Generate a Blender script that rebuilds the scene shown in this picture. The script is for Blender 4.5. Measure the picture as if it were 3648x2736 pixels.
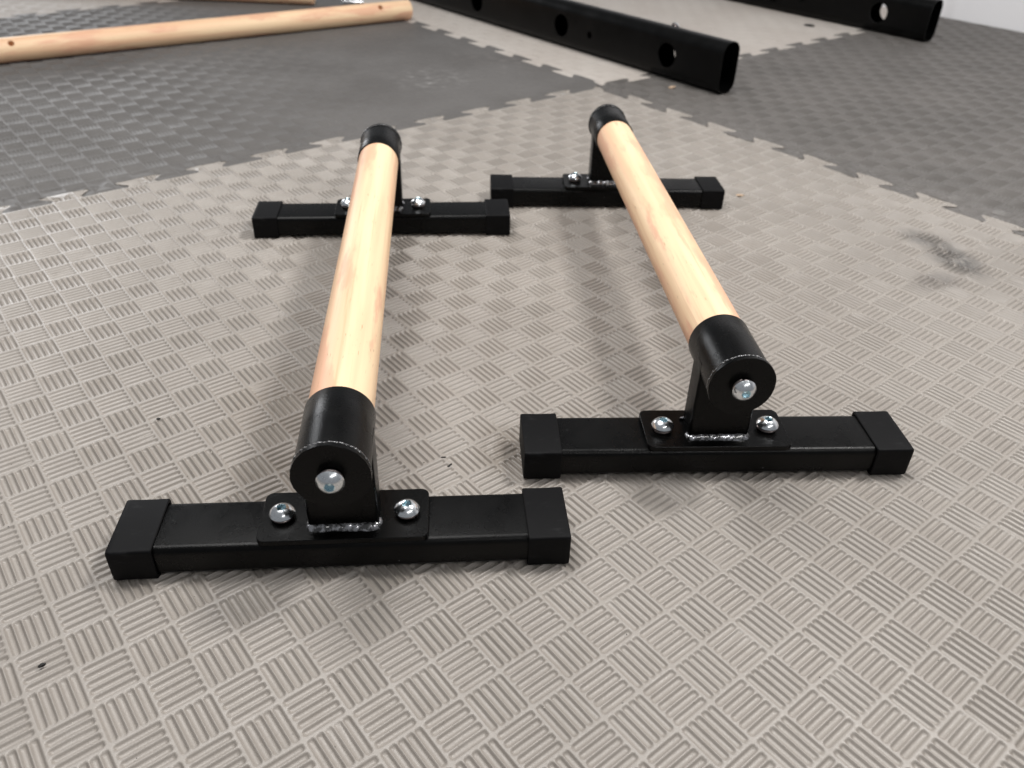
import bpy, bmesh, math, random
import numpy as np
from mathutils import Vector, Matrix
from mathutils.geometry import delaunay_2d_cdt

random.seed(7)
rng = np.random.default_rng(7)
scene = bpy.context.scene
for o_ in list(bpy.data.objects):
    bpy.data.objects.remove(o_)
COL = scene.collection
R = math.radians

# ------------------------------------------------------------------ camera
CAM_H = 0.45123
PITCH, ROLL = R(35.106), R(1.807)
F_PX = 2920.8          # focal length in pixels of a 3648 px wide picture
fw = Vector((0, math.cos(PITCH), -math.sin(PITCH)))
rt = Vector((1, 0, 0))
up = Vector((0, math.sin(PITCH), math.cos(PITCH)))
r2 = math.cos(ROLL) * rt + math.sin(ROLL) * up
u2 = -math.sin(ROLL) * rt + math.cos(ROLL) * up
cam_d = bpy.data.cameras.new("camera")
cam = bpy.data.objects.new("camera", cam_d)
COL.objects.link(cam)
cam.matrix_world = Matrix(((r2.x, u2.x, -fw.x, 0), (r2.y, u2.y, -fw.y, 0), (r2.z, u2.z, -fw.z, CAM_H), (0, 0, 0, 1)))
cam_d.sensor_fit = 'HORIZONTAL'
cam_d.sensor_width = 36.0
cam_d.lens = F_PX / 3648 * 36
cam_d.clip_start = 0.01
cam_d.clip_end = 100
cam_d.dof.use_dof = True
cam_d.dof.focus_distance = 0.60
cam_d.dof.aperture_fstop = 9.0
scene.camera = cam

# ------------------------------------------------------------------ light
world = bpy.data.worlds.new("World")
scene.world = world
world.use_nodes = True
bg = world.node_tree.nodes["Background"]
bg.inputs[0].default_value = (0.93, 0.96, 1.0, 1)
bg.inputs[1].default_value = 0.23


def area_lamp(name, loc, target, sx, sy, power, col):
    d = bpy.data.lights.new(name, 'AREA')
    d.shape = 'RECTANGLE'
    d.size, d.size_y = sx, sy
    d.energy = power
    d.color = col
    o = bpy.data.objects.new(name, d)
    COL.objects.link(o)
    o.location = loc
    o.rotation_euler = (Vector(target) - Vector(loc)).to_track_quat('-Z', 'Y').to_euler()
    return o


area_lamp("ceiling_panel", (-0.48, 1.02, 1.95), (-0.2, 0.9, 0), 1.2, 1.0, 36, (1.0, 0.985, 0.965))
area_lamp("ceiling_lamp", (1.05, 0.98, 1.95), (0.3, 0.8, 0), 0.34, 0.34, 31, (1.0, 0.98, 0.95))
area_lamp("strip_lamp", (1.05, -0.75, 2.0), (0.2, 0.6, 0), 1.7, 0.06, 11, (1.0, 0.98, 0.96))
area_lamp("window_lamp", (-3.1, 4.7, 1.25), (0.0, 0.8, 0), 0.7, 1.0, 36, (0.96, 0.975, 1.0))
scene.view_settings.view_transform = 'Standard'
scene.view_settings.look = 'None'
scene.view_settings.exposure = 0.0
scene.view_settings.gamma = 1.0

# ------------------------------------------------------------------ helpers


def tag(o, label=None, cat=None, group=None, kind=None):
    if label: o["label"] = label
    if cat: o["category"] = cat
    if group: o["group"] = group
    if kind: o["kind"] = kind
    return o


def link(name, mesh, mat=None, parent=None):
    o = bpy.data.objects.new(name, mesh)
    COL.objects.link(o)
    if mat and not mesh.materials:
        mesh.materials.append(mat)
    if parent:
        o.parent = parent
    return o


def empty(name, loc=(0, 0, 0), rz=0):
    o = bpy.data.objects.new(name, None)
    COL.objects.link(o)
    o.location = loc
    o.rotation_euler = (0, 0, rz)
    o.empty_display_size = 0.05
    return o


def bm_mesh(name, bm, smooth=True, angle=35):
    bmesh.ops.recalc_face_normals(bm, faces=bm.faces)
    me = bpy.data.meshes.new(name)
    if smooth:
        for f in bm.faces: f.smooth = True
        for e in bm.edges:
            if len(e.link_faces) == 2 and e.calc_face_angle(0) > R(angle):
                e.smooth = False
    bm.to_mesh(me)
    bm.free()
    return me


def np_mesh(name, V, F, smooth=True):
    """V (n,3), F (m,3 or 4) int"""
    me = bpy.data.meshes.new(name)
    k = F.shape[1]
    me.vertices.add(len(V)); me.vertices.foreach_set("co", V.astype(np.float32).ravel())
    me.loops.add(F.size); me.loops.foreach_set("vertex_index", F.astype(np.int32).ravel())
    me.polygons.add(len(F))
    me.polygons.foreach_set("loop_start", np.arange(0, F.size, k, dtype=np.int32))
    me.polygons.foreach_set("use_smooth", np.full(len(F), smooth))
    me.update(calc_edges=True)
    return me


def rrect(w, h, r, n=5):
    """rounded rectangle loop centred on 0,0"""
    pts = []
    for cx, cy, a0 in ((w/2-r, h/2-r, 0), (-w/2+r, h/2-r, 90), (-w/2+r, -h/2+r, 180), (w/2-r, -h/2+r, 270)):
        for i in range(n+1):
            a = R(a0 + 90*i/n)
            pts.append((cx + r*math.cos(a), cy + r*math.sin(a)))
    return pts


def loft(bm, loops, cap0=True, cap1=True):
    vs = [[bm.verts.new(p) for p in lp] for lp in loops]
    n = len(vs[0])
    for a, b in zip(vs[:-1], vs[1:]):
        for i in range(n):
            bm.faces.new((a[i], a[(i+1) % n], b[(i+1) % n], b[i]))
    if cap0: bm.faces.new(vs[0][::-1])
    if cap1: bm.faces.new(vs[-1])
    return vs


def lathe(bm, prof, n=32, axis='Z', cap0=True, cap1=True, jitter=None):
    """prof: list of (radius, height) along axis"""
    loops = []
    for k, (rad, h) in enumerate(prof):
        lp = []
        for i in range(n):
            a = 2*math.pi*i/n
            rr = rad + (jitter(k, i) if jitter else 0)
            x, y = rr*math.cos(a), rr*math.sin(a)
            lp.append((x, y, h) if axis == 'Z' else (x, h, y))
        loops.append(lp)
    return loft(bm, loops, cap0, cap1)

# ------------------------------------------------------------------ materials


class NT:
    def __init__(s, name):
        s.m = bpy.data.materials.new(name)
        s.m.use_nodes = True
        s.t = s.m.node_tree
        s.b = s.t.nodes["Principled BSDF"]

    def n(s, kind, **kw):
        nd = s.t.nodes.new(kind)
        for k, v in kw.items():
            if k.startswith('i_'):
                nd.inputs[k[2:].replace('_', ' ')].default_value = v
            else:
                setattr(nd, k, v)
        return nd

    def l(s, a, b): s.t.links.new(a, b)

    def noise(s, vec, scale, detail=4, rough=0.55):
        nd = s.n('ShaderNodeTexNoise')
        nd.inputs['Scale'].default_value = scale
        nd.inputs['Detail'].default_value = detail
        nd.inputs['Roughness'].default_value = rough
        if vec is not None: s.l(vec, nd.inputs['Vector'])
        return nd.outputs['Fac']

    def ramp(s, fac, stops):
        nd = s.n('ShaderNodeValToRGB')
        el = nd.color_ramp.elements
        while len(el) < len(stops): el.new(0.5)
        for e, (p, c) in zip(el, stops):
            e.position = p
            e.color = (*c, 1) if len(c) == 3 else c
        s.l(fac, nd.inputs['Fac'])
        return nd.outputs['Color']

    def mix(s, fac, a, b, mode='MIX'):
        nd = s.n('ShaderNodeMix', data_type='RGBA', blend_type=mode)
        for sock, v in ((nd.inputs[0], fac), (nd.inputs[6], a), (nd.inputs[7], b)):
            if hasattr(v, 'links'): s.l(v, sock)
            elif isinstance(v, (int, float)): sock.default_value = v
            else: sock.default_value = (*v, 1)
        return nd.outputs[2]

    def math(s, op, a, b=0.0, c=None, clamp=False):
        nd = s.n('ShaderNodeMath', operation=op, use_clamp=clamp)
        for i, v in enumerate((a, b) if c is None else (a, b, c)):
            if hasattr(v, 'links'): s.l(v, nd.inputs[i])
            else: nd.inputs[i].default_value = v
        return nd.outputs[0]

    def maprange(s, v, a, b, c, d):
        nd = s.n('ShaderNodeMapRange', interpolation_type='SMOOTHSTEP')
        s.l(v, nd.inputs[0])
        for i, x in enumerate((a, b, c, d)): nd.inputs[i+1].default_value = x
        return nd.outputs[0]

    def bump(s, h, strength, dist, normal=None):
        nd = s.n('ShaderNodeBump')
        nd.inputs['Strength'].default_value = strength
        nd.inputs['Distance'].default_value = dist
        s.l(h, nd.inputs['Height'])
        if normal is not None: s.l(normal, nd.inputs['Normal'])
        return nd.outputs['Normal']

    def scaled(s, vec, sc, loc=(0, 0, 0), rot=(0, 0, 0)):
        nd = s.n('ShaderNodeMapping')
        nd.inputs['Scale'].default_value = sc
        nd.inputs['Location'].default_value = loc
        nd.inputs['Rotation'].default_value = rot
        s.l(vec, nd.inputs['Vector'])
        return nd.outputs['Vector']

    def coord(s, which='Object'):
        return s.n('ShaderNodeTexCoord').outputs[which]

    def pos(s):
        return s.n('ShaderNodeNewGeometry').outputs['Position']


def spot(M, pos, x, y, rx, ry, rot=0.0):
    """smooth 0..1 mask of an ellipse on the floor"""
    v = M.n('ShaderNodeVectorMath', operation='SUBTRACT')
    M.l(pos, v.inputs[0]); v.inputs[1].default_value = (x, y, 0)
    mp = M.n('ShaderNodeMapping', vector_type='POINT')
    mp.inputs['Rotation'].default_value = (0, 0, -rot)
    M.l(v.outputs[0], mp.inputs['Vector'])
    m2 = M.n('ShaderNodeMapping')
    m2.inputs['Scale'].default_value = (1/rx, 1/ry, 0)
    M.l(mp.outputs[0], m2.inputs['Vector'])
    ln = M.n('ShaderNodeVectorMath', operation='LENGTH')
    M.l(m2.outputs[0], ln.inputs[0])
    return M.maprange(ln.outputs['Value'], 0.2, 1.0, 1.0, 0.0)


def mat_foam(name, base, base2, dirt, stains=(), chalk=(), gloss=(0.35, 0.46)):
    M = NT(name)
    P = M.pos()
    big = M.noise(P, 5, 3)
    mid = M.noise(P, 60, 5, 0.65)
    fine = M.noise(P, 1700, 3, 0.7)
    col = M.mix(M.maprange(big, 0.35, 0.68, 0, 1), base, base2)
    col = M.mix(M.maprange(mid, 0.52, 0.8, 0, 0.35), col, dirt)
    grain = M.ramp(fine, [(0.3, (0.80, 0.80, 0.80)), (0.7, (1.13, 1.12, 1.12))])
    col = M.mix(0.8, col, grain, 'MULTIPLY')
    # dust specks pressed into the foam
    vor = M.n('ShaderNodeTexVoronoi'); vor.inputs['Scale'].default_value = 55
    M.l(P, vor.inputs['Vector'])
    sp = M.maprange(vor.outputs['Distance'], 0.02, 0.05, 1.0, 0.0)
    sp = M.math('MULTIPLY', sp, M.maprange(M.noise(P, 13, 2), 0.5, 0.62, 0, 0.55))
    col = M.mix(sp, col, (0.08, 0.065, 0.05))
    for (x, y, rx, ry, rot, amt, c) in stains:
        m = spot(M, P, x, y, rx, ry, R(rot))
        n = M.maprange(M.noise(M.scaled(P, (1, 0.30, 1), rot=(0, 0, R(39))), 150, 5, 0.7), 0.30, 0.56, 0.15, 1)
        col = M.mix(M.math('MULTIPLY', M.math('MULTIPLY', m, n), amt), col, c)
    for (x, y, rx, ry, rot, amt, c) in chalk:
        m = spot(M, P, x, y, rx, ry, R(rot))
        n = M.maprange(M.noise(M.scaled(P, (1, 2.2, 1), rot=(0, 0, 0.6)), 38, 5, 0.65), 0.48, 0.72, 0, 1)
        col = M.mix(M.math('MULTIPLY', M.math('MULTIPLY', m, n), amt), col, c)
    M.l(col, M.b.inputs['Base Color'])
    M.l(M.maprange(mid, 0.3, 0.75, gloss[0], gloss[1]), M.b.inputs['Roughness'])
    M.b.inputs['Specular IOR Level'].default_value = 0.6
    M.l(M.bump(fine, 0.22, 0.0006, M.bump(mid, 0.12, 0.002)), M.b.inputs['Normal'])
    return M.m


BEIGE = mat_foam('beige_foam', (0.318, 0.289, 0.260), (0.278, 0.251, 0.224), (0.22, 0.190, 0.158),
                 stains=[(0.555, 0.945, 0.04, 0.065, 10, 0.85, (0.04, 0.036, 0.032)),
                         (0.540, 1.005, 0.05, 0.035, -40, 0.65, (0.04, 0.036, 0.032)),
                         (0.506, 0.885, 0.05, 0.030, 25, 0.5, (0.06, 0.05, 0.045)),
                         (-0.20, 0.60, 0.09, 0.10, 0, 0.28, (0.16, 0.12, 0.08)),
                         (-0.005, 0.545, 0.035, 0.05, 0, 0.5, (0.10, 0.075, 0.05)),
                         (-0.18, 0.50, 0.08, 0.05, 0, 0.3, (0.14, 0.105, 0.07)),
                         (0.39, 0.34, 0.05, 0.03, -35, 0.5, (0.13, 0.10, 0.075))])
BEIGE_FAR = mat_foam('pale_beige_foam', (0.445, 0.41, 0.375), (0.41, 0.37, 0.335), (0.33, 0.29, 0.25), gloss=(0.6, 0.75))
DARK_L = mat_foam('worn_grey_foam', (0.118, 0.112, 0.107), (0.097, 0.091, 0.086), (0.07, 0.064, 0.058),
                  chalk=[(-0.18, 1.70, 0.12, 0.12, 20, 0.55, (0.36, 0.35, 0.34)),
                         (-0.05, 1.86, 0.16, 0.10, -30, 0.35, (0.30, 0.275, 0.26)),
                         (-0.52, 1.75, 0.35, 0.30, 0, 0.25, (0.26, 0.25, 0.24))], gloss=(0.54, 0.68))
DARK_R = mat_foam('grey_foam', (0.128, 0.119, 0.111), (0.106, 0.099, 0.092), (0.08, 0.072, 0.065), gloss=(0.38, 0.5))


def mat_black(name, base=0.006, rough=0.42, spec=0.5, orange=0.10, scale=900, specks=False):
    M = NT(name)
    O = M.coord('Object')
    f = M.noise(O, scale, 2, 0.6)
    b = M.noise(O, 25, 4, 0.6)
    col = M.mix(M.maprange(b, 0.4, 0.75, 0, 1), (base,)*3, (base*1.5, base*1.5, base*1.55))
    if specks:                                   # pinhead dust specks
        vor = M.n('ShaderNodeTexVoronoi'); vor.inputs['Scale'].default_value = 130
        M.l(O, vor.inputs['Vector'])
        k = M.math('MULTIPLY', M.maprange(vor.outputs['Distance'], 0.05, 0.09, 1.0, 0.0), M.maprange(M.noise(O, 30, 2), 0.60, 0.70, 0, 1))
        col = M.mix(k, col, (0.22, 0.22, 0.23))
    M.l(col, M.b.inputs['Base Color'])
    M.l(M.maprange(b, 0.3, 0.7, rough-0.05, rough+0.06), M.b.inputs['Roughness'])
    M.b.inputs['Specular IOR Level'].default_value = spec
    M.l(M.bump(f, orange, 0.0004), M.b.inputs['Normal'])
    return M.m


POWDER = mat_black('black_powder_coat', 0.0010, 0.27, 0.16, 0.40, 1100, specks=True)
TUBE_BLACK = mat_black('black_satin_paint', 0.0015, 0.33, 0.14, 0.05, 500)


def mat_rubber():
    M = NT('black_rubber')
    O = M.coord('Object')
    s1 = M.noise(M.scaled(O, (0.35, 1, 1), rot=(0, 0, 0.35)), 160, 5, 0.7)
    col = M.mix(M.maprange(s1, 0.55, 0.8, 0, 1), (0.0035, 0.0035, 0.004), (0.016, 0.016, 0.017))
    M.l(col, M.b.inputs['Base Color'])
    M.b.inputs['Roughness'].default_value = 0.55
    M.b.inputs['Specular IOR Level'].default_value = 0.11
    M.l(M.bump(M.noise(O, 700, 3), 0.12, 0.0004), M.b.inputs['Normal'])
    return M.m


RUBBER = mat_rubber()


def mat_weld(name, a, b):
    M = NT(name)
    O = M.coord('Object')
    n = M.noise(O, 190, 3, 0.6)
    M.l(M.mix(M.maprange(n, a, b, 0, 1), (0.012, 0.012, 0.013), (0.50, 0.50, 0.53)), M.b.inputs['Base Color'])
    M.l(M.maprange(n, a, b, 0, 1), M.b.inputs['Metallic'])
    M.b.inputs['Specular IOR Level'].default_value = 1.0
    M.b.inputs['Coat Weight'].default_value = 0.8
    M.b.inputs['Roughness'].default_value = 0.22
    M.l(M.bump(n, 0.25, 0.0006), M.b.inputs['Normal'])
    return M.m


WELD = mat_weld('bright_weld', 0.44, 0.62)
RING = mat_weld('painted_weld', 0.57, 0.72)


def mat_zinc(name, c=(0.86, 0.89, 0.92), rough=0.20):
    M = NT(name)
    O = M.coord('Object')
    n = M.noise(O, 500, 4, 0.65)
    M.l(M.mix(M.maprange(n, 0.4, 0.7, 0, 1), c, tuple(x*0.82 for x in c)), M.b.inputs['Base Color'])
    M.b.inputs['Metallic'].default_value = 1
    M.l(M.maprange(n, 0.3, 0.7, rough-0.04, rough+0.08), M.b.inputs['Roughness'])
    M.l(M.bump(n, 0.12, 0.0004), M.b.inputs['Normal'])
    return M.m


ZINC = mat_zinc('zinc_plated_steel')
SOCKET = mat_zinc('blue_zinc_socket', (0.62, 0.78, 0.84), 0.2)
WASHER = mat_zinc('dull_spring_steel', (0.36, 0.31, 0.30), 0.3)


def mat_wood(name, seed):
    M = NT(name)
    O = M.scaled(M.coord('Object'), (1, 1, 1), loc=(seed, seed*0.7, seed*1.3))
    long = M.scaled(O, (1, 0.045, 1))
    g1 = M.noise(long, 60, 4, 0.55)
    g2 = M.noise(M.scaled(O, (1, 0.02, 1)), 260, 3, 0.6)
    fl = M.noise(M.scaled(O, (1, 0.09, 1)), 620, 2, 0.6)
    blot = M.noise(M.scaled(O, (1, 0.35, 1)), 22, 3)
    col = M.mix(M.maprange(g1, 0.36, 0.66, 0, 1), (0.88, 0.65, 0.42), (0.80, 0.52, 0.33))
    col = M.mix(M.maprange(M.noise(M.scaled(O, (1, 0.16, 1)), 34, 5, 0.62), 0.50, 0.60, 0, 0.85), col, (0.74, 0.42, 0.275))
    col = M.mix(M.maprange(g2, 0.55, 0.75, 0, 0.45), col, (0.60, 0.34, 0.19))
    fk = M.math('MULTIPLY', M.maprange(fl, 0.66, 0.73, 0, 1), M.maprange(M.noise(O, 14, 2), 0.46, 0.60, 0, 0.55))
    col = M.mix(fk, col, (0.34, 0.17, 0.08))
    M.l(col, M.b.inputs['Base Color'])
    M.b.inputs['Roughness'].default_value = 0.48
    M.b.inputs['Specular IOR Level'].default_value = 0.28
    M.l(M.bump(g2, 0.08, 0.0006), M.b.inputs['Normal'])
    return M.m


WOOD = [mat_wood('beech_%d' % i, s) for i, s in enumerate((0.3, 2.1, 4.6, 7.7))]


def mat_plain(name, col, rough=0.6, noise=0.0, scale=20):
    M = NT(name)
    n = M.noise(M.coord('Object'), scale, 4, 0.6)
    M.l(M.mix(M.maprange(n, 0.35, 0.7, 0, 1), col, tuple(c*(1-noise) for c in col)), M.b.inputs['Base Color'])
    M.b.inputs['Roughness'].default_value = rough
    return M.m


WALL = mat_plain('white_wall_paint', (0.90, 0.89, 0.905), 0.6, 0.03, 6)
TRIM = mat_plain('white_gloss_trim', (0.84, 0.83, 0.85), 0.35, 0.02, 6)
CONCRETE = mat_plain('concrete', (0.25, 0.24, 0.23), 0.9, 0.3, 12)
CRUMB = mat_plain('dark_crumb', (0.012, 0.011, 0.010), 0.7, 0.3, 300)
CHIPWOOD = mat_plain('pale_wood_chip', (0.50, 0.36, 0.25), 0.7, 0.3, 300)
DUSTWHITE = mat_plain('pale_grit', (0.62, 0.58, 0.52), 0.8, 0.3, 300)

# ------------------------------------------------------------------ floor and wall
CX, CY, ANG = 0.16006, 1.70154, R(39.491)      # corner of the four mats, direction of the seams
DU = Vector((-math.cos(ANG), -math.sin(ANG), 0))
DV = Vector((math.sin(ANG), -math.cos(ANG), 0))
RZ = math.atan2(DU.y, DU.x)


def W(u, v, z=0.0):
    return Vector((CX, CY, z)) + DU*u + DV*v


bm = bmesh.new()
bmesh.ops.create_grid(bm, x_segments=1, y_segments=1, size=6)
fl = link('floor', bm_mesh('floor', bm, False), CONCRETE)
fl.location = (0, 2, -0.014)
tag(fl, kind='structure')

bm = bmesh.new()
bmesh.ops.create_cube(bm, size=1, matrix=Matrix.Translation((-1.36, 0.6, 1.19)) @ Matrix.Diagonal((0.12, 5.0, 2.41, 1)))
wl = link('wall', bm_mesh('wall', bm, False), WALL)
wl.location = (CX, CY, 0); wl.rotation_euler = (0, 0, RZ)
tag(wl, kind='structure')
bm = bmesh.new()
bmesh.ops.create_cube(bm, size=1, matrix=Matrix.Translation((-1.291, -0.02, 1.19)) @ Matrix.Diagonal((0.018, 0.07, 2.39, 1)))
bmesh.ops.bevel(bm, geom=list(bm.edges), offset=0.004, segments=2, affect='EDGES')
link('door_trim', bm_mesh('door_trim', bm), TRIM, wl)

# ---- mats: every tread groove is real relief
SU, SV = 0.030171, 0.032444
NG, GP, GHW, GE, GEND, DEPTH = 5, 0.1945, 0.00200, 0.00090, 0.055, 0.00225


def groove_h(along, across, La, Lc):
    """height inside one tread block; grooves run along the first coordinate"""
    best = np.full(np.shape(along), 9.0)
    a0, a1 = La*GEND + GHW, La*(1-GEND) - GHW
    dx = np.maximum(np.maximum(a0-along, along-a1), 0)
    for k in range(NG):
        c = Lc*(0.5 + (k-(NG-1)/2)*GP)
        best = np.minimum(best, np.hypot(dx, across-c))
    t = np.clip((GHW+GE-best)/(2*GE), 0, 1)
    return -DEPTH*t*t*(3-2*t)


def mat_height(u, v, ou, ov, par):
    i = np.floor((u-ou)/SU); j = np.floor((v-ov)/SV)
    x, y = u-ou-i*SU, v-ov-j*SV
    ori = (i+j+par) % 2
    return np.where(ori == 0, groove_h(x, y, SU, SV), groove_h(y, x, SV, SU))


def samples(La, Lc, hi):
    offs = [-2.8, -2.3, -1.75, -1.2, 1.2, 1.75, 2.3, 2.8] if hi else [-2.8, -1.2, 1.2, 2.8]
    ac = [0.0] + [Lc*(0.5+(k-2)*GP)+o*1e-3 for k in range(NG) for o in offs] + [Lc]
    e = La*GEND
    en = [e-0.85e-3, e-0.2e-3, e+0.45e-3, e+1.2e-3, e+2.4e-3] if hi else [e-0.8e-3, e+1.2e-3]
    al = [0.0] + en + ([La/2] if hi else []) + [La-x for x in en[::-1]] + [La]
    return np.array(al), np.array(ac)


def template(ori, hi):
    if ori == 0:
        al, ac = samples(SU, SV, hi)
        X, Y = np.meshgrid(al, ac, indexing='ij')
        Z = groove_h(X, Y, SU, SV)
    else:
        al, ac = samples(SV, SU, hi)
        Y, X = np.meshgrid(al, ac, indexing='xy')
        Z = groove_h(Y, X, SV, SU)
    n, m = X.shape
    idx = np.arange(n*m).reshape(n, m)
    F = np.stack([idx[:-1, :-1], idx[1:, :-1], idx[1:, 1:], idx[:-1, 1:]], -1).reshape(-1, 4)
    return np.stack([X, Y, Z], -1).reshape(-1, 3), F


def in_view(u, v, mx, my):
    p = W(u, v) - Vector((0, 0, CAM_H))
    z = p.dot(fw)
    if z < 0.05: return False
    x, y = F_PX*p.dot(r2)/z/1824, F_PX*p.dot(u2)/z/1368
    return abs(x) < mx and -my < y < my


def seam(c, lo, hi, base, amp):
    """interlocking dovetail edge along run, tabs centred c+0.1k pointing to -lateral; run increases"""
    a = amp/0.0125
    one = [(-0.0185, 0.0055), (-0.0255, -0.0015), (-0.0315, -0.0065), (-0.0312, -0.0095), (-0.0290, -0.0117), (-0.0255, -0.0125),
           (0.0255, -0.0125), (0.0290, -0.0117), (0.0312, -0.0095), (0.0315, -0.0065), (0.0255, -0.0015), (0.0185, 0.0055),
           (0.0188, 0.0090), (0.0210, 0.0117), (0.0245, 0.0125), (0.0755, 0.0125), (0.0790, 0.0117), (0.0812, 0.0090)]
    pts = []
    k0 = math.floor((lo-c)/0.1) - 1
    for k in range(k0, k0+int((hi-lo)/0.1)+4):
        jx, jy = random.uniform(-0.0012, 0.0012), random.uniform(-0.0008, 0.0008)
        pts += [(c+0.1*k+x+jx, base+y*a+jy) for x, y in one]
    # keep the run range; start and stop on the base line
    i0 = next(i for i, p in enumerate(pts) if p[0] > lo+0.006 and p[1] > base)
    i1 = max(i for i, p in enumerate(pts) if p[0] < hi-0.006 and p[1] > base)
    while pts[i0][0]-lo < 0.004: i0 += 1
    body = pts[i0:i1+1]
    body = [p for k, p in enumerate(body)]
    return [(lo, base)] + body + [(hi, base)]


def seg_dist(P, poly):
    A = np.array(poly); B = np.roll(A, -1, 0)
    out = np.full(len(P), 9.0)
    for a, b in zip(A, B):
        d = b-a; L = (d@d) or 1e-12
        near = (np.abs(P-(a+b)/2).max(1) < math.sqrt(L)/2+0.01)
        if not near.any(): continue
        q = P[near]
        t = np.clip(((q-a)@d)/L, 0, 1)
        out[near] = np.minimum(out[near], np.hypot(*(q-a-t[:, None]*d).T))
    return out


def inside(P, poly):
    A = np.array(poly); B = np.roll(A, -1, 0)
    c = np.zeros(len(P), bool)
    for (x0, y0), (x1, y1) in zip(A, B):
        if y0 == y1: continue
        m = ((y0 > P[:, 1]) != (y1 > P[:, 1]))
        c ^= m & (P[:, 0] < (x1-x0)*(P[:, 1]-y0)/(y1-y0)+x0)
    return c


def make_mat(name, poly, inner, ou, ov, par, hi, material, label, wear=None, margin=(1.45, 1.35)):
    """poly: outline in (u,v); inner = lattice index box (i0,i1,j0,j1) filled with whole tread blocks"""
    i0, i1, j0, j1 = inner
    Vs, Fs, base = [], [], 0
    T = {o: template(o, hi) for o in (0, 1)}
    for ori in (0, 1):
        tv, tf = T[ori]
        cells = [(i, j) for i in range(i0, i1) for j in range(j0, j1)
                 if (i+j+par) % 2 == ori and in_view(ou+(i+.5)*SU, ov+(j+.5)*SV, *margin)]
        if cells:
            c = np.array(cells, float)*[SU, SV]+[ou, ov]
            v = tv[None].repeat(len(c), 0).copy()
            v[:, :, :2] += c[:, None]
            if wear is not None:
                v[:, :, 2] *= wear(v[:, :, 0], v[:, :, 1])
            v = v.reshape(-1, 3)
            f = (tf[None]+(np.arange(len(c))*len(tv))[:, None, None]).reshape(-1, 4)
            Vs.append(v); Fs.append(f+base); base += len(v)
    flat = [(i, j) for i in range(i0, i1) for j in range(j0, j1) if not in_view(ou+(i+.5)*SU, ov+(j+.5)*SV, *margin)]
    if flat:
        c = np.array(flat, float)*[SU, SV]+[ou, ov]
        q = np.array([[0, 0, 0], [SU, 0, 0], [SU, SV, 0], [0, SV, 0]])
        v = q[None].repeat(len(c), 0).copy(); v[:, :, :2] += c[:, None]
        v = v.reshape(-1, 3); f = np.arange(len(v)).reshape(-1, 4)
        Vs.append(v); Fs.append(f+base); base += len(v)
    # the rim with its interlocking tabs
    iu0, iu1, iv0, iv1 = ou+i0*SU, ou+i1*SU, ov+j0*SV, ov+j1*SV
    rect = [(iu0, iv0), (iu1, iv0), (iu1, iv1), (iu0, iv1)]
    A = np.array(poly)
    lo, hi_ = A.min(0), A.max(0)
    pts = []
    for i in range(math.floor((lo[0]-ou)/SU), math.ceil((hi_[0]-ou)/SU)):
        for j in range(math.floor((lo[1]-ov)/SV), math.ceil((hi_[1]-ov)/SV)):
            if i0 <= i < i1 and j0 <= j < j1: continue
            cu, cv = ou+(i+.5)*SU, ov+(j+.5)*SV
            if not in_view(cu, cv, 1.3, 1.2): continue
            pts.append(T[(i+j+par) % 2][0][:, :2]+[ou+i*SU, ov+j*SV])
    if pts:
        P = np.unique(np.round(np.concatenate(pts), 6), axis=0)
        P = P[inside(P, poly)]
        inr = (P[:, 0] > iu0-2e-4) & (P[:, 0] < iu1+2e-4) & (P[:, 1] > iv0-2e-4) & (P[:, 1] < iv1+2e-4)
        P = P[~inr]
        P = P[seg_dist(P, poly) > 0.0009]
    else:
        P = np.zeros((0, 2))
    n, m = len(poly), len(rect)
    allp = [Vector(p) for p in poly]+[Vector(p) for p in rect]+[Vector((float(x), float(y))) for x, y in P]
    ed = [(k, (k+1) % n) for k in range(n)]+[(n+k, n+(k+1) % m) for k in range(m)]
    vo, eo, fo, ov_, oe_, of_ = delaunay_2d_cdt(allp, ed, [], 1, 1e-7)
    co = np.array([tuple(p) for p in vo])
    tri = np.array([f for f in fo if len(f) == 3])
    cen = co[tri].mean(1)
    tri = tri[~((cen[:, 0] > iu0) & (cen[:, 0] < iu1) & (cen[:, 1] > iv0) & (cen[:, 1] < iv1))]
    z = mat_height(co[:, 0], co[:, 1], ou, ov, par)
    if wear is not None: z = z*wear(co[:, 0], co[:, 1])
    orig = np.array([min(l) if l else 10**9 for l in ov_])
    z = np.where(orig < n, np.minimum(z, -0.0007), z)
    z = np.where((orig >= n) & (orig < n+m), 0, z)
    rim_v = np.c_[co, z]
    quads = np.c_[tri, tri[:, 2]]
    nv = np.concatenate(Vs+[rim_v])
    # triangles are kept apart from quads
    Fq = np.concatenate(Fs)
    tri = tri+base
    # skirt
    sk = np.array([[*p, -0.0007] for p in poly]+[[*p, -0.0125] for p in poly])
    sb = len(nv)
    nv = np.concatenate([nv, sk])
    ss = np.array([[sb+k, sb+n+k, sb+n+(k+1) % n, sb+(k+1) % n] for k in range(n)])
    Fq = np.concatenate([Fq, ss])
    me = bpy.data.meshes.new(name)
    me.vertices.add(len(nv)); me.vertices.foreach_set("co", nv.astype(np.float32).ravel())
    loops = np.concatenate([Fq.ravel(), tri.ravel()]).astype(np.int32)
    me.loops.add(len(loops)); me.loops.foreach_set("vertex_index", loops)
    me.polygons.add(len(Fq)+len(tri))
    st = np.concatenate([np.arange(len(Fq))*4, len(Fq)*4+np.arange(len(tri))*3]).astype(np.int32)
    me.polygons.foreach_set("loop_start", st)
    me.polygons.foreach_set("use_smooth", np.full(len(st), True))
    me.update(calc_edges=True)
    me.validate()
    # orient upwards
    nz = np.empty(len(st)*3, np.float32); me.polygons.foreach_get("normal", nz)
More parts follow.
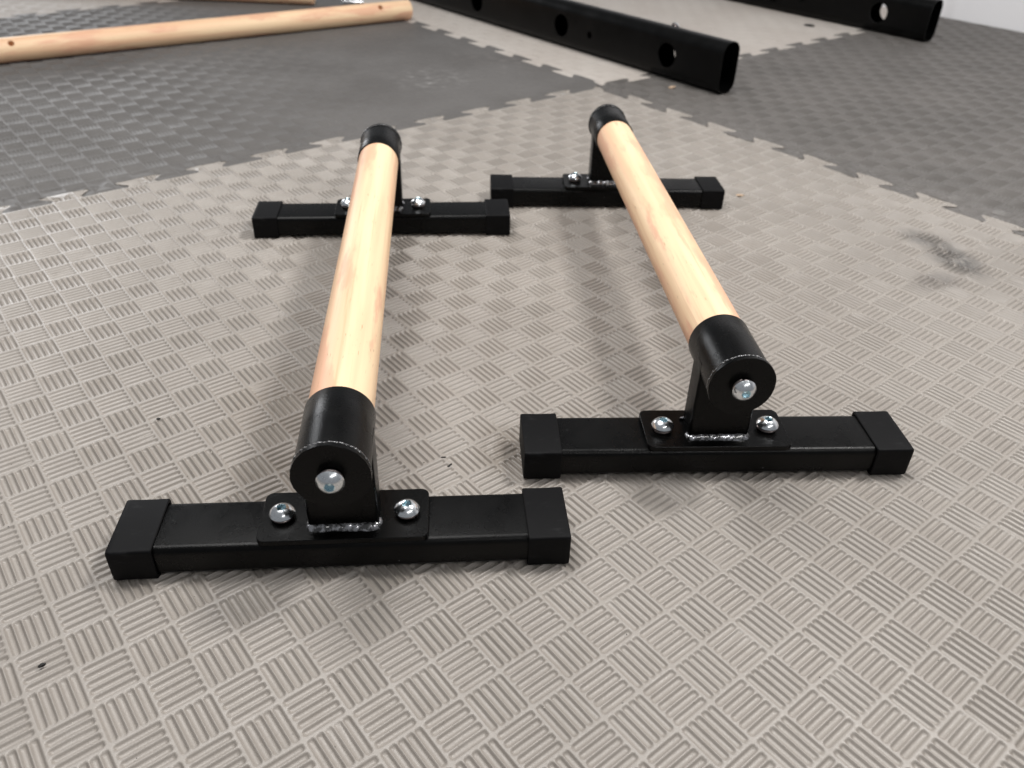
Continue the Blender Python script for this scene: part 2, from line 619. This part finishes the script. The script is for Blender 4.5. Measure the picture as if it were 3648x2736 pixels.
    if (nz[2::3] < -0.2).sum() > 0:
        bmx = bmesh.new(); bmx.from_mesh(me)
        bad = [f for f in bmx.faces if f.normal.z < -0.05]
        bmesh.ops.reverse_faces(bmx, faces=bad)
        bmx.to_mesh(me); bmx.free()
    o = link(name, me, material)
    o.location = (CX, CY, 0); o.rotation_euler = (0, 0, RZ)
    tag(o, label, 'floor mat', 'interlocking foam floor mats')
    return o


def idx(lim, off, step, up):
    return math.ceil((lim-off)/step) if up else math.floor((lim-off)/step)


S_AB = seam(0.0115, 0.016, 1.42, 0.004, 0.0130)      # (u, v) front beige / left grey
S_AC = seam(0.0170, 0.004, 1.42, 0.016, 0.0135)      # (v, u) front beige / right grey
S_BD = seam(0.0050, 0.0, 1.23, -0.004, 0.0125)       # (-v, -u) left grey / far beige
S_CD = seam(-0.0040, 0.0, 1.28, -0.006, 0.0125)      # (-u, -v) right grey / far beige
S_BE = seam(0.0300, 0.02, 1.40, 1.2470, 0.0120)      # (u, -v) left grey / back beige
UX, VX = 0.004, 0.004
# front beige mat: seam AB (v low side), seam AC (u low side)
pA = [(u, v) for u, v in S_AB] + [(1.42, 1.42)] + [(u, v) for v, u in S_AC[::-1]]
pA = pA[:-1]
OU, OV = 0.00607, -0.01278
_h = np.random.default_rng(11).random((97, 89))
_g = np.random.default_rng(12).random((211, 199))


def wearA(u, v):
    """moulding depth differs from block to block and the tread is a little worn in places"""
    i = np.floor((u-OU)/SU).astype(int); j = np.floor((v-OV)/SV).astype(int)
    blk = 0.92+0.14*_h[i % 97, j % 89]
    slow = 0.95+0.05*np.sin(9.1*u+4.3*v+1.0)*np.sin(5.7*v-7.9*u)
    a = np.floor(u/0.011).astype(int); b = np.floor(v/0.011).astype(int)
    return blk*slow*np.where(_g[a % 211, b % 199] > 0.985, 0.6, 1.0)


make_mat('floor_mat', pA, (idx(0.031, OU, SU, True), idx(1.415, OU, SU, False), idx(0.0185, OV, SV, True), idx(1.415, OV, SV, False)),
         OU, OV, 0, True, BEIGE, 'front beige foam mat under both parallettes', wear=wearA)

# left grey mat
o2u, o2v = 0.0120, -0.0040
pB = [(u, v) for u, v in S_AB] + [(1.42, -1.247)] + [(u, -v) for u, v in S_BE[::-1] if u < 1.40] + [(-u, -v) for v, u in S_BD[::-1]]
pB = [pB[0]] + pB[1:]
wearB = lambda u, v: np.clip(0.15 + 0.70*np.clip((u-0.30)/0.55, 0, 1), 0, 1)
make_mat('floor_mat', pB, (idx(0.020, o2u, SU, True), idx(1.415, o2u, SU, False), idx(-1.230, o2v, SV, True), idx(-0.0145, o2v, SV, False)),
         o2u, o2v, 1, False, DARK_L, 'worn scuffed dark grey foam mat under the wooden pole, on the left', wear=wearB)

# right grey mat
o3u, o3v = -0.0020, 0.0050
pC = [(u, v) for v, u in S_AC] + [(-1.296, 1.42)] + [(-1.296, 0.006)] + [(-u, -v) for u, v in S_CD[::-1]]
make_mat('floor_mat', pC, (idx(-1.292, o3u, SU, True), idx(-0.003, o3u, SU, False), idx(0.026, o3v, SV, True), idx(1.415, o3v, SV, False)),
         o3u, o3v, 0, False, DARK_R, 'dark grey foam mat on the right, running up to the white wall')

# far beige mat
pD = [(-u, -v) for v, u in S_BD] + [(-1.296, -1.23)] + [(-u, -v) for u, v in S_CD[::-1]]
make_mat('floor_mat', pD, (idx(-1.292, 0, SU, True), idx(-0.016, 0, SU, False), idx(-1.225, 0, SV, True), idx(-0.014, 0, SV, False)),
         0, 0, 0, False, BEIGE_FAR, 'far beige foam mat under the two black ladder uprights', wear=lambda u, v: 0.35+0*u)

# back beige mat, just visible at the top left
pE = [(u, -v) for u, v in S_BE] + [(1.40, -2.0), (0.02, -2.0)]
make_mat('floor_mat', pE, (idx(0.024, 0, SU, True), idx(1.396, 0, SU, False), idx(-1.996, 0, SV, True), idx(-1.266, 0, SV, False)),
         0, 0, 1, False, BEIGE_FAR, 'pale beige foam mat at the top left corner, behind the grey mat', wear=lambda u, v: 0.5+0*u)

# ------------------------------------------------------------------ bolt (dome head, hex socket, spring washer)


def dome_bolt_mesh():
    bm = bmesh.new()
    r, h = 0.0093, 0.0058
    n = 36
    prof = [(0.0, 0.0)]
    loops = []
    hs = [(0.0078, 0.0), (0.0087, 0.0003), (r, 0.0009)]
    for k in range(1, 8):
        a = k/7
        rr = r - (r-0.0036)*a
        RR = (r*r+h*h)/(2*h)
        hs.append((rr, 0.0009 + math.sqrt(RR*RR-rr*rr)-(RR-h)))
    for rr, hh in hs:
        loops.append([(rr*math.cos(2*math.pi*i/n), rr*math.sin(2*math.pi*i/n), hh) for i in range(n)])
    top = hs[-1][1]
    # chamfer into a hexagonal socket
    hexr = 0.0033

    def hexp(i, s=1.0):
        a = 2*math.pi*i/n
        k = math.cos(math.pi/6)/math.cos((a % (math.pi/3))-math.pi/6)
        return hexr*k*s
    loops.append([(hexp(i)*math.cos(2*math.pi*i/n), hexp(i)*math.sin(2*math.pi*i/n), top-0.0004) for i in range(n)])
    loops.append([(hexp(i, .98)*math.cos(2*math.pi*i/n), hexp(i, .98)*math.sin(2*math.pi*i/n), top-0.0030) for i in range(n)])
    vs = loft(bm, loops, True, True)
    me = bm_mesh('bolt', bm, angle=40)
    me.materials.append(ZINC); me.materials.append(SOCKET)
    for p in me.polygons:
        c = p.center
        if math.hypot(c.x, c.y) < 0.0039 and c.z > 0.001: p.material_index = 1
    return me


def washer_mesh(gap=0.35):
    bm = bmesh.new()
    n = 40
    ri, ro, t = 0.0052, 0.0081, 0.0020
    loops = []
    for k in range(n+1):
        a = gap + (2*math.pi-0.16)*k/n
        lift = 0.0009*k/n
        prof = [(ri, 0), (ro-0.0004, 0), (ro, 0.0004), (ro, t-0.0004), (ro-0.0004, t), (ri, t)]
        loops.append([(p*math.cos(a), p*math.sin(a), z+lift) for p, z in prof])
    loft(bm, loops, True, True)
    return bm_mesh('spring_washer', bm, angle=50)


BOLT_ME, WASHER_ME = dome_bolt_mesh(), washer_mesh()
WASHER_ME.materials.append(WASHER)


def bolt(parent, mtx, lift=0.0036):
    b = link('bolt', BOLT_ME, None, parent)
    b.matrix_local = mtx @ Matrix.Translation((0, 0, lift)) @ Matrix.Rotation(random.uniform(0, 1.0), 4, 'Z')
    w = link('washer', WASHER_ME, None, b)
    w.matrix_local = Matrix.Translation((0, 0, -lift)) @ Matrix.Rotation(random.uniform(0, 6.2), 4, 'Z')
    return b

# ------------------------------------------------------------------ parallettes
FL, FW, FH, FC = 0.32206, 0.0544, 0.0281, 0.0304
TZ0, TZ1 = 0.0016, 0.0265           # foot tube bottom and top
PT = 0.004                          # base plate thickness
AX = 0.0990                         # height of the bar axis
RW, RS, RD = 0.0234, 0.0249, 0.0258  # wood, sleeve, end disc radius


def foot_tube_mesh():
    bm = bmesh.new()
    cz = (TZ0+TZ1)/2
    L = FL/2-0.003
    lp = [[(x, p[0], cz+p[1]) for p in rrect(0.0500, TZ1-TZ0, 0.0055, 8)] for x in (-L, -L/2, 0, L/2, L)]
    loft(bm, lp)
    return bm_mesh('foot_tube', bm, angle=30)


def cap_mesh():
    """rubber shoe pushed over the tube end; x=0 is the inner mouth, outer face at x=FC"""
    bm = bmesh.new()
    cz = FH/2
    secs = [(0.0016, 0.0500, 0.0246, 0.003), (0.0, 0.0506, 0.0250, 0.003), (-0.0003, 0.0534, 0.0272, 0.0024), (0.0004, 0.0544, 0.0281, 0.0022), (0.004, 0.0541, 0.0279, 0.002),
            (FC*0.5, 0.0538, 0.0277, 0.002), (FC-0.004, 0.0543, 0.0280, 0.002), (FC-0.0012, 0.0543, 0.0280, 0.0022), (FC-0.0003, 0.0536, 0.0273, 0.0022), (FC, 0.0522, 0.0259, 0.0020)]
    lp = [[(x, p[0], cz+p[1]) for p in rrect(w, h, r, 4)] for x, w, h, r in secs]
    loft(bm, lp, False, True)
    return bm_mesh('end_cap', bm, angle=32)


def plate_mesh():
    bm = bmesh.new()
    pts = rrect(0.1195, 0.0500, 0.0058, 6)
    pin = rrect(0.1187, 0.0492, 0.0054, 6)
    z = TZ1+0.0002
    loft(bm, [[(x, y+0.001, z) for x, y in pts], [(x, y+0.001, z+PT-0.0004) for x, y in pts], [(x, y+0.001, z+PT) for x, y in pin]])
    return bm_mesh('base_plate', bm, angle=25)


def upright_mesh():
    bm = bmesh.new()
    z0, z1 = TZ1+PT, AX+0.003
    pts = rrect(0.0497, 0.0250, 0.0032, 5)
    loft(bm, [[(x, y, z) for x, y in pts] for z in (z0, z0+0.03, z1)])
    return bm_mesh('upright', bm, angle=30)


def weld_line(bm, p0, p1, r, out, n, seed):
    rnd = random.Random(seed)
    p0, p1, out = Vector(p0), Vector(p1), Vector(out)
    d = (p1-p0).normalized()
    for k in range(n):
        c = p0.lerp(p1, (k+0.5)/n) + Vector((rnd.uniform(-1, 1), rnd.uniform(-1, 1), rnd.uniform(-1, 1)))*r*0.12
        m = Matrix.Translation(c) @ out.to_track_quat('Z', 'Y').to_matrix().to_4x4()
        L = (p1-p0).length/n
        q = m @ Matrix.Rotation(rnd.uniform(-.2, .2), 4, 'Z')
        sx = r*rnd.uniform(0.75, 1.2)
        ax = (q.to_3x3().inverted() @ d)
        horiz = abs(ax.x) > abs(ax.y)
        LL = L*rnd.uniform(1.6, 2.5)
        S = Matrix.Diagonal((LL if horiz else sx, sx if horiz else LL, r*rnd.uniform(0.34, 0.46), 1))
        bmesh.ops.create_icosphere(bm, subdivisions=2, radius=1, matrix=q @ S)


def weld_base_mesh(seed):
    bm = bmesh.new()
    z = TZ1+PT+0.0006
    out = Vector((0, -1, 1)).normalized()
    weld_line(bm, (-0.0215, -0.0135, z+0.0008), (0.0215, -0.0135, z+0.0008), 0.0041, out, 15, seed)
    weld_line(bm, (-0.0215, 0.0135, z+0.0008), (0.0215, 0.0135, z+0.0008), 0.0045, Vector((0, 1, 1)).normalized(), 14, seed+1)
    # tack ends creeping round the corners
    weld_line(bm, (-0.0252, -0.011, z), (-0.0255, -0.007, z), 0.0022, Vector((-1, 0, 1)).normalized(), 3, seed+2)
    weld_line(bm, (0.0252, -0.011, z), (0.0255, -0.006, z), 0.0022, Vector((1, 0, 1)).normalized(), 3, seed+3)
    return bm_mesh('weld_bead', bm, angle=60)


def sleeve_mesh():
    """axis along +y in sleeve space, outer end at y=-0.032"""
    bm = bmesh.new()
    lathe(bm, [(RS-0.0006, -0.0322), (RS, -0.0316), (RS, 0.0), (RS, 0.0292), (RS-0.0004, 0.0299), (RW+0.0002, 0.0300), (RW+0.0001, 0.020)], 56, 'Y', True, False)
    return bm_mesh('sleeve', bm, angle=35)


def disc_mesh(seed):
    rnd = random.Random(seed)
    bm = bmesh.new()
    wob = [0.00018*math.sin(3*i/56*6.28+seed)+rnd.uniform(-0.00010, 0.00016) for i in range(56)]
    lathe(bm, [(RD-0.0006, -0.0322), (RD, -0.0326), (RD, -0.0356), (RD-0.0004, -0.0360)], 56, 'Y', True, True, lambda k, i: wob[i])
    return bm_mesh('end_disc', bm, angle=30)


def ring_weld_mesh(seed):
    rnd = random.Random(seed)
    bm = bmesh.new()
    for k in range(46):
        a = 2*math.pi*k/46 + rnd.uniform(-0.02, 0.02)
        if math.sin(a) < -0.75: continue
        s = rnd.uniform(0.75, 1.25)
        c = Vector(((RS+0.0003)*math.cos(a), -0.0318+rnd.uniform(-0.0003, 0.0004), (RS+0.0003)*math.sin(a)))
        m = Matrix.Translation(c) @ Matrix.Rotation(-a, 4, 'Y')
        bmesh.ops.create_icosphere(bm, subdivisions=1, radius=1, matrix=m @ Matrix.Diagonal((0.0010*s, 0.0011*s, 0.0026, 1)))
    return bm_mesh('weld_ring', bm, angle=70)


def bar_mesh(length):
    bm = bmesh.new()
    lathe(bm, [(RW, -length/2)] + [(RW, -length/2+length*t/8) for t in range(1, 8)] + [(RW, length/2)], 64, 'Y', True, True)
    return bm_mesh('grip_bar', bm, angle=35)


ME = dict(foot=foot_tube_mesh(), cap=cap_mesh(), plate=plate_mesh(), upright=upright_mesh(), sleeve=sleeve_mesh())


def end_assembly(root, loc, ang, bar_ang, seed):
    """loc: foot centre on the floor, ang: direction of the foot, local -y points away from the bar"""
    base = Matrix.Translation(Vector(loc)-root.location) @ Matrix.Rotation(ang, 4, 'Z')
    ft = link('foot_tube', ME['foot'], POWDER, root); ft.matrix_local = base
    for s in (0, 1):
        c = link('end_cap', ME['cap'], RUBBER, ft)
        tilt = Matrix.Rotation(random.uniform(-0.012, 0.012), 4, 'Z')
        c.matrix_local = Matrix.Rotation(math.pi*s, 4, 'Z') @ Matrix.Translation((FL/2-FC, 0, 0)) @ tilt
    p = link('base_plate', ME['plate'], POWDER, root); p.matrix_local = base
    u = link('upright', ME['upright'], POWDER, root); u.matrix_local = base
    w = link('weld_bead', weld_base_mesh(seed), WELD, u)
    sl = link('sleeve', ME['sleeve'], POWDER, root)
    sb = Matrix.Translation(Vector(loc)-root.location+Vector((0, 0, AX))) @ Matrix.Rotation(bar_ang, 4, 'Z')
    sl.matrix_local = sb
    d = link('end_disc', disc_mesh(seed), POWDER, sl)
    r = link('weld_ring', ring_weld_mesh(seed), RING, sl)
    for x in (-0.0443, 0.0443):
        bolt(root, base @ Matrix.Translation((x, 0, TZ1+PT+0.0002)))
    bolt(root, sb @ Matrix.Translation((0, -0.0361, 0.0)) @ Matrix.Rotation(math.pi/2, 4, 'X'), 0.0040)


def parallette(front, fa, rear, ra, label, wood, seed):
    f, r = Vector((*front, 0)), Vector((*rear, 0))
    mid = (f+r)/2
    root = empty('parallette', mid)
    tag(root, label, 'parallette', 'pair of wooden parallettes')
    d = r-f
    ba = math.atan2(d.y, d.x)-math.pi/2       # rotation of the bar axis from +y
    end_assembly(root, f, fa, ba, seed)
    end_assembly(root, r, ra+math.pi, ba+math.pi, seed+10)
    b = link('grip_bar', bar_mesh(d.length-0.004), wood, root)
    b.location = (0, 0, AX); b.rotation_euler = (0, 0, ba)
    return root


parallette((-0.1171, 0.4273), R(5.11), (-0.1714, 0.9847), R(6.04), 'left parallette of the pair, nearer the camera, with a pale beech bar', WOOD[0], 3)
parallette((0.1704, 0.5429), R(3.61), (0.1224, 1.0976), R(3.26), 'right parallette of the pair, set further back, its beech bar slanting up to the left', WOOD[1], 31)

# ------------------------------------------------------------------ wooden poles lying on the mats


def pole(name, end, direction, length, r, holes, wood, label):
    """end: floor point below the right-hand end; holes: distances from that end"""
    d = Vector((*direction, 0)).normalized()
    root_loc = Vector((*end, 0))
    bm = bmesh.new()
    n = 64
    prof = [(0.0, r-0.0035), (0.0012, r-0.0012), (0.0035, r)] + [(length*t/12, r) for t in range(1, 12)] + [(length-0.0035, r), (length-0.0012, r-0.0012), (length, r-0.0035)]
    lathe(bm, [(rr, h) for h, rr in prof], n, 'Y', True, True)
    me = bm_mesh(name, bm, angle=40)
    o = link(name, me, wood)
    o.location = root_loc + Vector((0, 0, r))
    o.rotation_euler = (0, 0, math.atan2(d.y, d.x)-math.pi/2)
    # drilled holes
    for (s, roll, hr) in holes:
        cb = bmesh.new()
        bmesh.ops.create_cone(cb, cap_ends=True, segments=24, radius1=hr, radius2=hr, depth=2*r*0.7,
                              matrix=Matrix.Translation((0, s, 0)) @ Matrix.Rotation(roll, 4, 'Y') @ Matrix.Translation((0, 0, r*0.75)))
        cm = bpy.data.meshes.new('cut'); cb.to_mesh(cm); cb.free()
        co = bpy.data.objects.new('cut', cm); COL.objects.link(co)
        co.matrix_world = Matrix.Translation(o.location) @ o.rotation_euler.to_matrix().to_4x4()
        md = o.modifiers.new('hole', 'BOOLEAN'); md.object = co; md.operation = 'DIFFERENCE'; md.solver = 'EXACT'
        dg = bpy.context.evaluated_depsgraph_get()
        nm = bpy.data.meshes.new_from_object(o.evaluated_get(dg))
        o.modifiers.clear(); o.data = nm
        bpy.data.objects.remove(co)
    for p in o.data.polygons: p.use_smooth = True
    b2 = bmesh.new(); b2.from_mesh(o.data)
    for e in b2.edges:
        if len(e.link_faces) == 2: e.smooth = e.calc_face_angle(0) < R(40)
    b2.to_mesh(o.data); b2.free()
    tag(o, label, 'wooden pole', 'loose wooden rungs')
    return o


PR = 0.0233
pdir = Vector((1, 0.69752)).normalized()
pole('wooden_pole', (-0.292, 2.45481-0.69752*0.292), -pdir, 1.35, PR,
     [(0.088, R(-48), 0.0060), (0.906, R(-48), 0.0060)], WOOD[2], 'long round wooden pole lying across the left grey mat')
pole('wooden_pole', (-0.567, 2.3975), Vector((-1, 0.052)), 0.9, PR,
     [(0.105, R(72), 0.006)], WOOD[3], 'wooden pole cut by the top edge, behind the long pole')

# ------------------------------------------------------------------ black ladder uprights with rung holes


def ladder_upright(u0, v_end, v_far, holes, small, label, bolts=()):
    """hollow flat-oval tube standing on its narrow side along the v direction"""
    wdt, hgt, rad, th = 0.0500, 0.0970, 0.0225, 0.0022
    root = empty('ladder_upright', (CX, CY, 0), RZ)
    root.location = W(u0, v_end)
    tag(root, label, 'steel tube', 'black ladder uprights')
    L = v_end-v_far
    bm = bmesh.new()
    po = rrect(wdt, hgt, rad, 10)
    pi = rrect(wdt-2*th, hgt-2*th, rad-th, 10)
    ys = [0.0, -0.0005, -L]
    o0 = [(x, 0, z+hgt/2) for x, z in po]
    o1 = [(x, -L, z+hgt/2) for x, z in po]
    i0 = [(x, 0, z+hgt/2) for x, z in pi]
    i1 = [(x, -L, z+hgt/2) for x, z in pi]
    vs = [[bm.verts.new(p) for p in l] for l in (i1, o1, o0, i0)]
    n = len(po)
    for k in range(4):
        a, b = vs[k], vs[(k+1) % 4]
        for i in range(n):
            bm.faces.new((a[i], a[(i+1) % n], b[(i+1) % n], b[i]))
    me = bm_mesh('tube', bm, angle=40)
    t = link('tube', me, TUBE_BLACK, root)
    cb = bmesh.new()
    for (v, z, r) in [(v, 0.0475, 0.0236) for v in holes]+[(v, 0.0440, 0.0070) for v in small]:
        bmesh.ops.create_cone(cb, cap_ends=True, segments=40, radius1=r, radius2=r, depth=wdt*1.5,
                              matrix=Matrix.Translation((0, v-v_end, z)) @ Matrix.Rotation(math.pi/2, 4, 'Y'))
    cm = bpy.data.meshes.new('cut'); cb.to_mesh(cm); cb.free()
    co = bpy.data.objects.new('cut', cm); COL.objects.link(co)
    bpy.context.view_layer.update()
    co.matrix_world = t.matrix_world
    md = t.modifiers.new('holes', 'BOOLEAN'); md.object = co; md.operation = 'DIFFERENCE'; md.solver = 'EXACT'
    dg = bpy.context.evaluated_depsgraph_get()
    nm = bpy.data.meshes.new_from_object(t.evaluated_get(dg))
    t.modifiers.clear(); t.data = nm
    bpy.data.objects.remove(co)
    b2 = bmesh.new(); b2.from_mesh(nm)
    for f in b2.faces: f.smooth = True
    for e in b2.edges:
        if len(e.link_faces) == 2: e.smooth = e.calc_face_angle(0) < R(30)
    b2.to_mesh(nm); b2.free()
    for v in bolts:
        b = bolt(root, Matrix.Translation((-wdt/2+0.004, v-v_end, hgt-0.007)) @ Matrix.Rotation(R(-50), 4, 'Y'), 0.0031)
    return root


ladder_upright(-0.160, 0.185, -1.35, (0.0445, -0.2800, -0.6040, -0.928), (-0.1845, -0.8325),
               'black steel ladder tube with three round rung holes, nearer the parallettes', bolts=(0.0166, -0.3267))
ladder_upright(-0.960, 0.169, -1.05, (0.0340, -0.2900, -0.6140), (-0.1950,),
               'black steel ladder tube with one see-through hole, in front of the white wall')

# ------------------------------------------------------------------ loose bolt behind the pole
bm = bmesh.new()
lathe(bm, [(0.0045, -0.002), (0.0047, 0.0), (0.0047, 0.050), (0.0042, 0.052)], 24, 'Z')
bmesh.ops.translate(bm, verts=bm.verts, vec=(0, 0, -0.052))
lb = empty('loose_bolt', (-0.490, 2.411, 0.0089), 0)
tag(lb, 'loose silver bolt on the grey mat, tucked behind the long wooden pole', 'bolt')
hd = link('head', BOLT_ME, None, lb)
sk = link('shank', bm_mesh('shank', bm), ZINC, lb)
q = Vector((-0.92, -0.39, 0.09)).to_track_quat('Z', 'Y').to_matrix().to_4x4()
hd.matrix_local = q; sk.matrix_local = q

# ------------------------------------------------------------------ crumbs and chips on the mats


def crumb(name, x, y, sx, sy, sz, rot, mat, label, cat):
    bm = bmesh.new()
    bmesh.ops.create_icosphere(bm, subdivisions=2, radius=1)
    rnd = random.Random(hash((round(x, 3), round(y, 3))) & 0xffff)
    for v in bm.verts:
        v.co *= 1+rnd.uniform(-0.28, 0.22)
        v.co = Vector((v.co.x*sx, v.co.y*sy, v.co.z*sz))
    o = link(name, bm_mesh(name, bm, True, 50), mat)
    o.location = (x, y, sz*0.6); o.rotation_euler = (0, 0, R(rot))
    tag(o, label, cat)
    return o


crumb('rubber_crumb', -0.2912, 0.3161, 0.0024, 0.0014, 0.0011, 35, CRUMB, 'black crumb near the bottom left corner of the beige mat', 'crumb')
crumb('rubber_crumb', -0.312, 0.5707, 0.0019, 0.0012, 0.0009, 10, CRUMB, 'dark crumb on the beige mat left of the left parallette', 'crumb')
crumb('rubber_sliver', -0.0559, 0.5306, 0.0022, 0.0007, 0.0006, 5, CRUMB, 'short black sliver between the two front feet, nearer the left bar', 'sliver')
crumb('rubber_sliver', -0.0499, 0.5204, 0.0028, 0.0009, 0.0007, 55, CRUMB, 'slanting black sliver just above the left parallette front foot', 'sliver')
crumb('wood_chip', 0.3008, 1.6885, 0.0085, 0.0055, 0.0025, 30, CHIPWOOD, 'small tan wood chip on the grey mat below the ladder tube', 'wood chip')
crumb('wood_chip', 0.3209, 1.134, 0.0065, 0.0028, 0.0012, -10, CHIPWOOD, 'tan wood sliver right of the rear foot of the right parallette', 'wood chip')
crumb('rubber_crumb', 0.7534, 2.3243, 0.014, 0.008, 0.003, -20, CRUMB, 'dark crumb on the far beige mat between the ladder tubes', 'crumb')

# fine grit nobody could count
V, F = [], []
octa = np.array([[1, 0, 0], [-1, 0, 0], [0, 1, 0], [0, -1, 0], [0, 0, 1], [0, 0, -1]], float)
of = np.array([[0, 2, 4], [2, 1, 4], [1, 3, 4], [3, 0, 4], [2, 0, 5], [1, 2, 5], [3, 1, 5], [0, 3, 5]])


def grit(name, count, mat, smin, smax, seed, label):
    g = np.random.default_rng(seed)
    P = []
    while len(P) < count:
        x, y = g.uniform(-0.75, 0.85), g.uniform(0.2, 1.7)
        P.append((x, y))
    P = np.array(P)
    s = g.uniform(smin, smax, (count, 1, 3))*np.array([1, 0.6, 0.5])
    a = g.uniform(0, 6.28, count)
    v = octa[None]*s*(1+g.uniform(-.25, .25, (count, 6, 1)))
    ca, sa = np.cos(a)[:, None], np.sin(a)[:, None]
    x = v[:, :, 0]*ca-v[:, :, 1]*sa+P[:, :1]; y = v[:, :, 0]*sa+v[:, :, 1]*ca+P[:, 1:]
    vv = np.stack([x, y, v[:, :, 2]+0.0002], -1).reshape(-1, 3)
    ff = (of[None]+(np.arange(count)*6)[:, None, None]).reshape(-1, 3)
    o = link(name, np_mesh(name, vv, ff, False), mat)
    tag(o, label, 'grit', kind='stuff')


grit('grit', 420, CRUMB, 0.0003, 0.0009, 5, 'fine dark grit scattered over the mats')
grit('pale_grit', 200, DUSTWHITE, 0.0004, 0.0010, 9, 'fine pale grit scattered over the mats')
